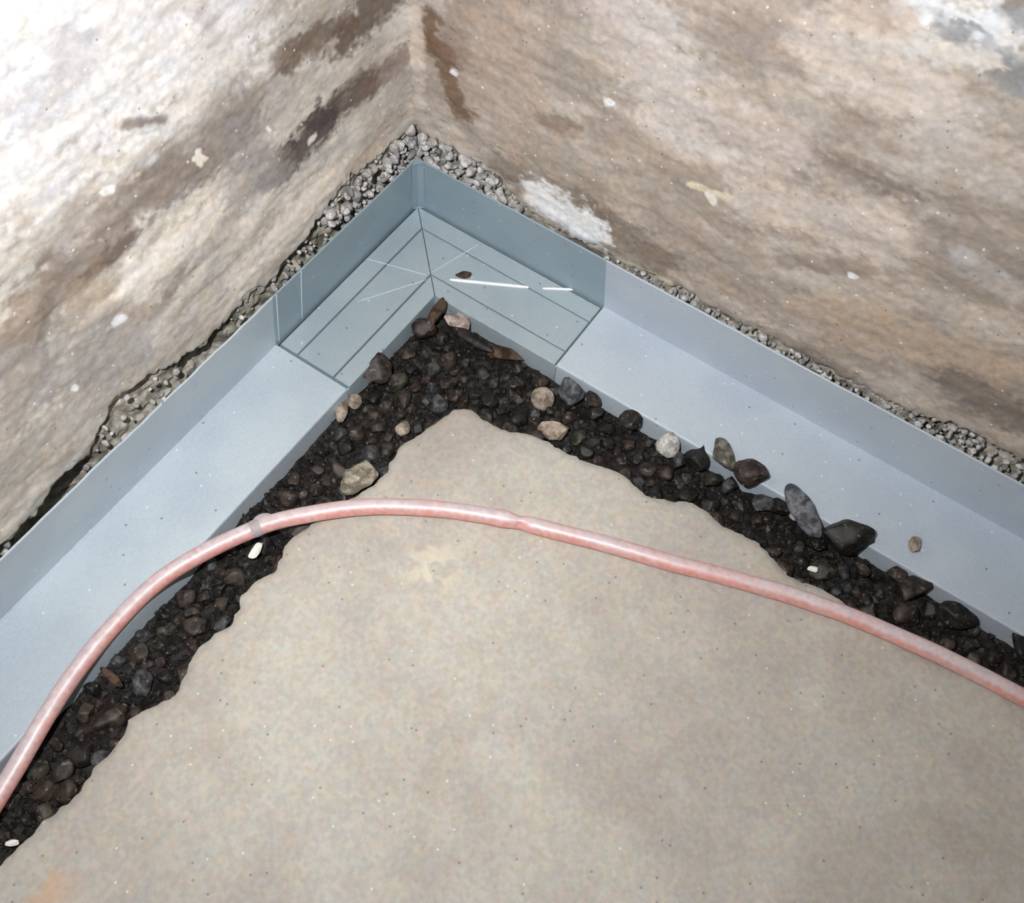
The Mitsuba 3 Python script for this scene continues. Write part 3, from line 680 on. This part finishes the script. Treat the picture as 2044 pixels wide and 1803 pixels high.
feature("S1", "stone", "blue-grey stone with a brown top against the right channel, beside the round tan pebble", "stone", "mat_stone_bluegrey", 101)
feature("S2", "pebble", "round tan pebble near the tip of the concrete slab", "pebble", "mat_stone_tan", 102, rough=0.08, flat=2)
feature("S3", "stone", "small dark red stone at the right channel, next to the blue-grey stone", "stone", "mat_stone_reddish", 103)
feature("S4", "stone", "rounded black-brown stone under the edge of the right channel, left of the pale stone", "stone", "mat_stone_black", 104)
feature("S5", "stone", "whitish grey stone wedged against the front of the right channel", "stone", "mat_stone_pale", 105)
feature("S6", "stone", "upright olive-grey stone leaning on the edge of the right channel", "stone", "mat_stone_olivegrey", 106, rough=0.12, flat=4)
feature("S7", "stone", "angular dark brown stone lying on the edge of the right channel", "stone", "mat_stone_brown", 107, rough=0.12, flat=7)
feature("S8", "stone", "long grey stone with a pinkish streak lying across the edge of the right channel", "stone", "mat_stone_bluegrey", 108, rough=0.22, flat=3)
feature("S9", "stone", "largest dark lumpy stone on the edge of the right channel", "stone", "mat_stone_black", 109, rough=0.4)
feature("S10", "stone", "dark oval stone tilted against the right channel below the small block", "stone", "mat_stone_brown", 110, rough=0.12)
feature("S11", "stone", "wide dark stone half buried at the right channel near the right end of the trench", "stone", "mat_stone_black", 111)
feature("S12", "stone", "dark stone on the right channel at the edge of the picture", "stone", "mat_stone_black", 112)
feature("S13", "stone", "dark stone with a flat top between the whitish stone and the olive-grey stone", "stone", "mat_stone_black", 113)
feature("S14", "stone", "bluish grey stone just below the angular brown stone", "stone", "mat_stone_grey", 114)
feature("S15", "stone", "black stone left of the long grey stone", "stone", "mat_stone_black", 115)
feature("S16", "stone", "dark stone at the channel front just left of the tilted oval stone", "stone", "mat_stone_brown", 116)
feature("T1", "pebble", "rounded tan pebble by the left side of the slab tip", "pebble", "mat_stone_tan", 121, rough=0.12, flat=3)
feature("T2", "pebble", "upper of two tan pebbles at the left channel's end", "pebble", "mat_stone_tan", 122, rough=0.15, flat=4)
feature("T3", "pebble", "lower, longer of two tan pebbles at the left channel's end", "pebble", "mat_stone_tan", 123, rough=0.15, flat=4)
feature("T4", "stone", "large rounded brown stone against the front of the corner piece", "stone", "mat_stone_brown", 124, rough=0.15)
feature("T5", "stone", "tan rubble lump on the slab's broken edge below the round pebble", "stone", "mat_stone_tan", 125, rough=0.45)
feature("M1", "rubble", "olive-tan crumbled rubble mound against the left side of the slab tip, above the pipe", "rubble", "mat_stone_rubble", 128, thick=0.014, rough=0.5, flat=3)
feature("T6", "stone", "broad flat brown stone in the lower left of the trench", "stone", "mat_stone_brown", 126, thick=0.012, rough=0.15, flat=4)
feature("T7", "stone", "reddish stone under the pipe at the right end of the trench", "stone", "mat_stone_reddish", 127)
feature("P1", "pebble", "small tan block of grit alone on top of the right channel", "pebble", "mat_stone_tan", 131, thick=0.006, rough=0.08, flat=12, dz=0.0015, deep=0.9)
feature("B1", "mud_crumb", "brown crumb of mud on the corner piece above the painted white glare strip", "mud", "mat_wood", 132, thick=0.003, dz=-0.001, rough=0.2)
feature("C1", "wood_chip", "upright brown splinter of wood in the inner angle of the corner piece", "wood chip", "mat_wood", 141, rough=0.2, flat=12)
feature("C2", "wood_chip", "pale pinkish chip beside the brown splinter at the corner piece", "wood chip", "mat_wood_pale", 142, thick=0.004, rough=0.2, flat=10)
feature("C3", "wood_chip", "reddish brown chunk at the foot of the upright splinter", "wood chip", "mat_stone_reddish", 143, rough=0.25, flat=10)
feature("C4", "wood_chip", "long dark shard of bark lying below the pale chip", "wood chip", "mat_stone_black", 144, thick=0.006, rough=0.2, flat=12)
feature("C5", "wood_chip", "dark brown shard nearer the right arm of the corner piece", "wood chip", "mat_wood", 145, thick=0.006, rough=0.2, flat=12, dz=-0.004)
feature("F1", "plaster_flake", "white flake at the slab edge in the bottom left corner", "flake", "mat_white", 151, thick=0.0025, flat=12)
feature("F2", "plaster_flake", "white flake hanging below the grey band of the pipe", "flake", "mat_white", 152, thick=0.003, flat=12)
feature("F4", "plaster_flake", "white flake on the dark soil below the largest lumpy stone", "flake", "mat_white", 154, thick=0.003, flat=12)
feature("F5", "plaster_flake", "pale bluish flake under the long grey stone", "flake", "mat_stone_pale", 155, thick=0.004, flat=12)
feature("W1", "twig", "short dark twig at the front of the left channel beside the pipe", "twig", "mat_wood", 161, thick=0.004, rough=0.15, flat=4)

# ---------------------------------------------------------------- the stones of the trench, one by one
r = np.random.default_rng(5)
kinds = ["brown", "grey", "black", "reddish", "olive"]
variants = [rock(200 + i, (1, r.uniform(0.75, 1.0), r.uniform(0.55, 0.8)), 2, r.uniform(0.2, 0.5), 10) for i in range(14)]
vply = {}
WHERE = {"left": "in the trench beside the left channel", "corner": "in the trench in front of the corner piece", "right": "in the trench beside the right channel"}
WORD = {"brown": "dark brown", "grey": "dark grey", "black": "blackish", "reddish": "dark reddish", "olive": "dark olive-brown"}
placed = [(x, y, q * 0.8) for x, y, q in used_xy]
count = tries = 0
loose = []
while count < 265 and tries < 60000:
    tries += 1
    u = r.random()
    edge_stone = False
    if u < 0.46:
        x, y = r.uniform(W, 0.245), r.uniform(-0.90, -W)
    elif u < 0.90:
        x, y = r.uniform(W, 0.92), r.uniform(-0.245, -W)
    else:                                   # a heaped row against the front of the right channel
        x, y = r.uniform(0.33, 0.72), r.uniform(-0.138, -0.118)
        edge_stone = True
    size = r.choice([0.0165, 0.0130, 0.0100, 0.0078], p=[.16, .28, .32, .24]) * r.uniform(0.85, 1.15)
    if edge_stone:
        size = max(size, 0.0115)
    if tries > 20000:
        size *= 0.8
    if not in_trench(np.array([x]), np.array([y]), size * 0.85)[0]:
        continue
    A = np.array([(p[0], p[1]) for p in placed])
    Q = np.array([p[2] for p in placed])
    if np.any(np.hypot(A[:, 0] - x, A[:, 1] - y) < 0.74 * (Q + size)):
        continue
    placed.append((x, y, size))
    kind = str(r.choice(kinds, p=[.34, .16, .26, .12, .12]))
    vi = int(r.integers(len(variants)))
    if (vi, kind) not in vply:
        vply[vi, kind] = mikit.ply(variants[vi], "mat_stone_" + kind, smooth=35)
    z = float(soil_z(x, y)) + size * r.uniform(0.2, 0.55)
    if edge_stone:
        z = max(z, -0.016 + r.uniform(-0.003, 0.005))
    M = T().translate([x, y, z]).rotate([0, 0, 1], float(r.uniform(0, 360))).rotate([1, 0, 0], float(r.uniform(-35, 35))).rotate([0, 1, 0], float(r.uniform(-35, 35))).scale([size] * 3)
    k = numbered("stone")
    scene[k] = {**vply[vi, kind], "to_world": M}
    loose.append((k, kind, np.array([x, y, z])))
    count += 1
print("stones", count, "tries", tries)

# each loose stone is named by its colour and by the landmark it lies closest to, as one sees it
MARKS = {"S1": "the blue-grey stone", "S2": "the round tan pebble", "S5": "the whitish grey stone", "S6": "the olive-grey upright stone", "S7": "the angular dark brown stone",
         "S8": "the long grey stone", "S9": "the large lumpy stone", "S10": "the tilted oval stone", "S11": "the wide half-buried stone", "T1": "the slab-tip tan pebble",
         "T3": "the longer tan pebble", "T4": "the large rounded brown stone", "T5": "the tan rubble lump", "T6": "the broad flat brown stone", "C2": "the pale pinkish chip",
         "F1": "the bottom-left white flake", "F2": "the pipe's white flake", "F4": "the right-hand white flake", "W1": "the short dark twig"}
DIRS = ["to the right of", "to the upper right of", "above", "to the upper left of", "to the left of", "to the lower left of", "below", "to the lower right of"]
ORD = ["nearest", "second nearest", "third nearest", "fourth nearest", "fifth nearest", "sixth nearest", "seventh nearest", "eighth nearest", "ninth nearest", "tenth nearest", "eleventh nearest", "twelfth nearest"]


def seen(p):
    d = np.asarray(p, float) - EYE
    return np.array([d @ RIGHT, d @ UP]) / (d @ FWD)


mk = {c: seen(FEAT[c][:3]) for c in MARKS}
at = [seen(p) for _, _, p in loose]
WORD = {"brown": "dark brown", "grey": "dark grey", "black": "blackish", "reddish": "dark reddish", "olive": "dark olive-brown"}


def sector(p, m):
    return int(round(math.atan2(p[1] - m[1], p[0] - m[0]) / (math.pi / 4))) % 8


for (k, kind, _), p in zip(loose, at):
    best = None
    for c, m in mk.items():
        sec, dist = sector(p, m), np.linalg.norm(p - m)
        rank = sum(1 for (_, kk, _), pp in zip(loose, at) if kk == kind and sector(pp, m) == sec and np.linalg.norm(pp - m) < dist)
        score = rank + dist * 12
        if rank < len(ORD) and (best is None or score < best[0]):
            best = (score, rank, sec, c)
    label(k, f"{ORD[best[1]]} {WORD[kind]} stone {DIRS[best[2]]} {MARKS[best[3]]}", "stone", "loose stones in the trench")
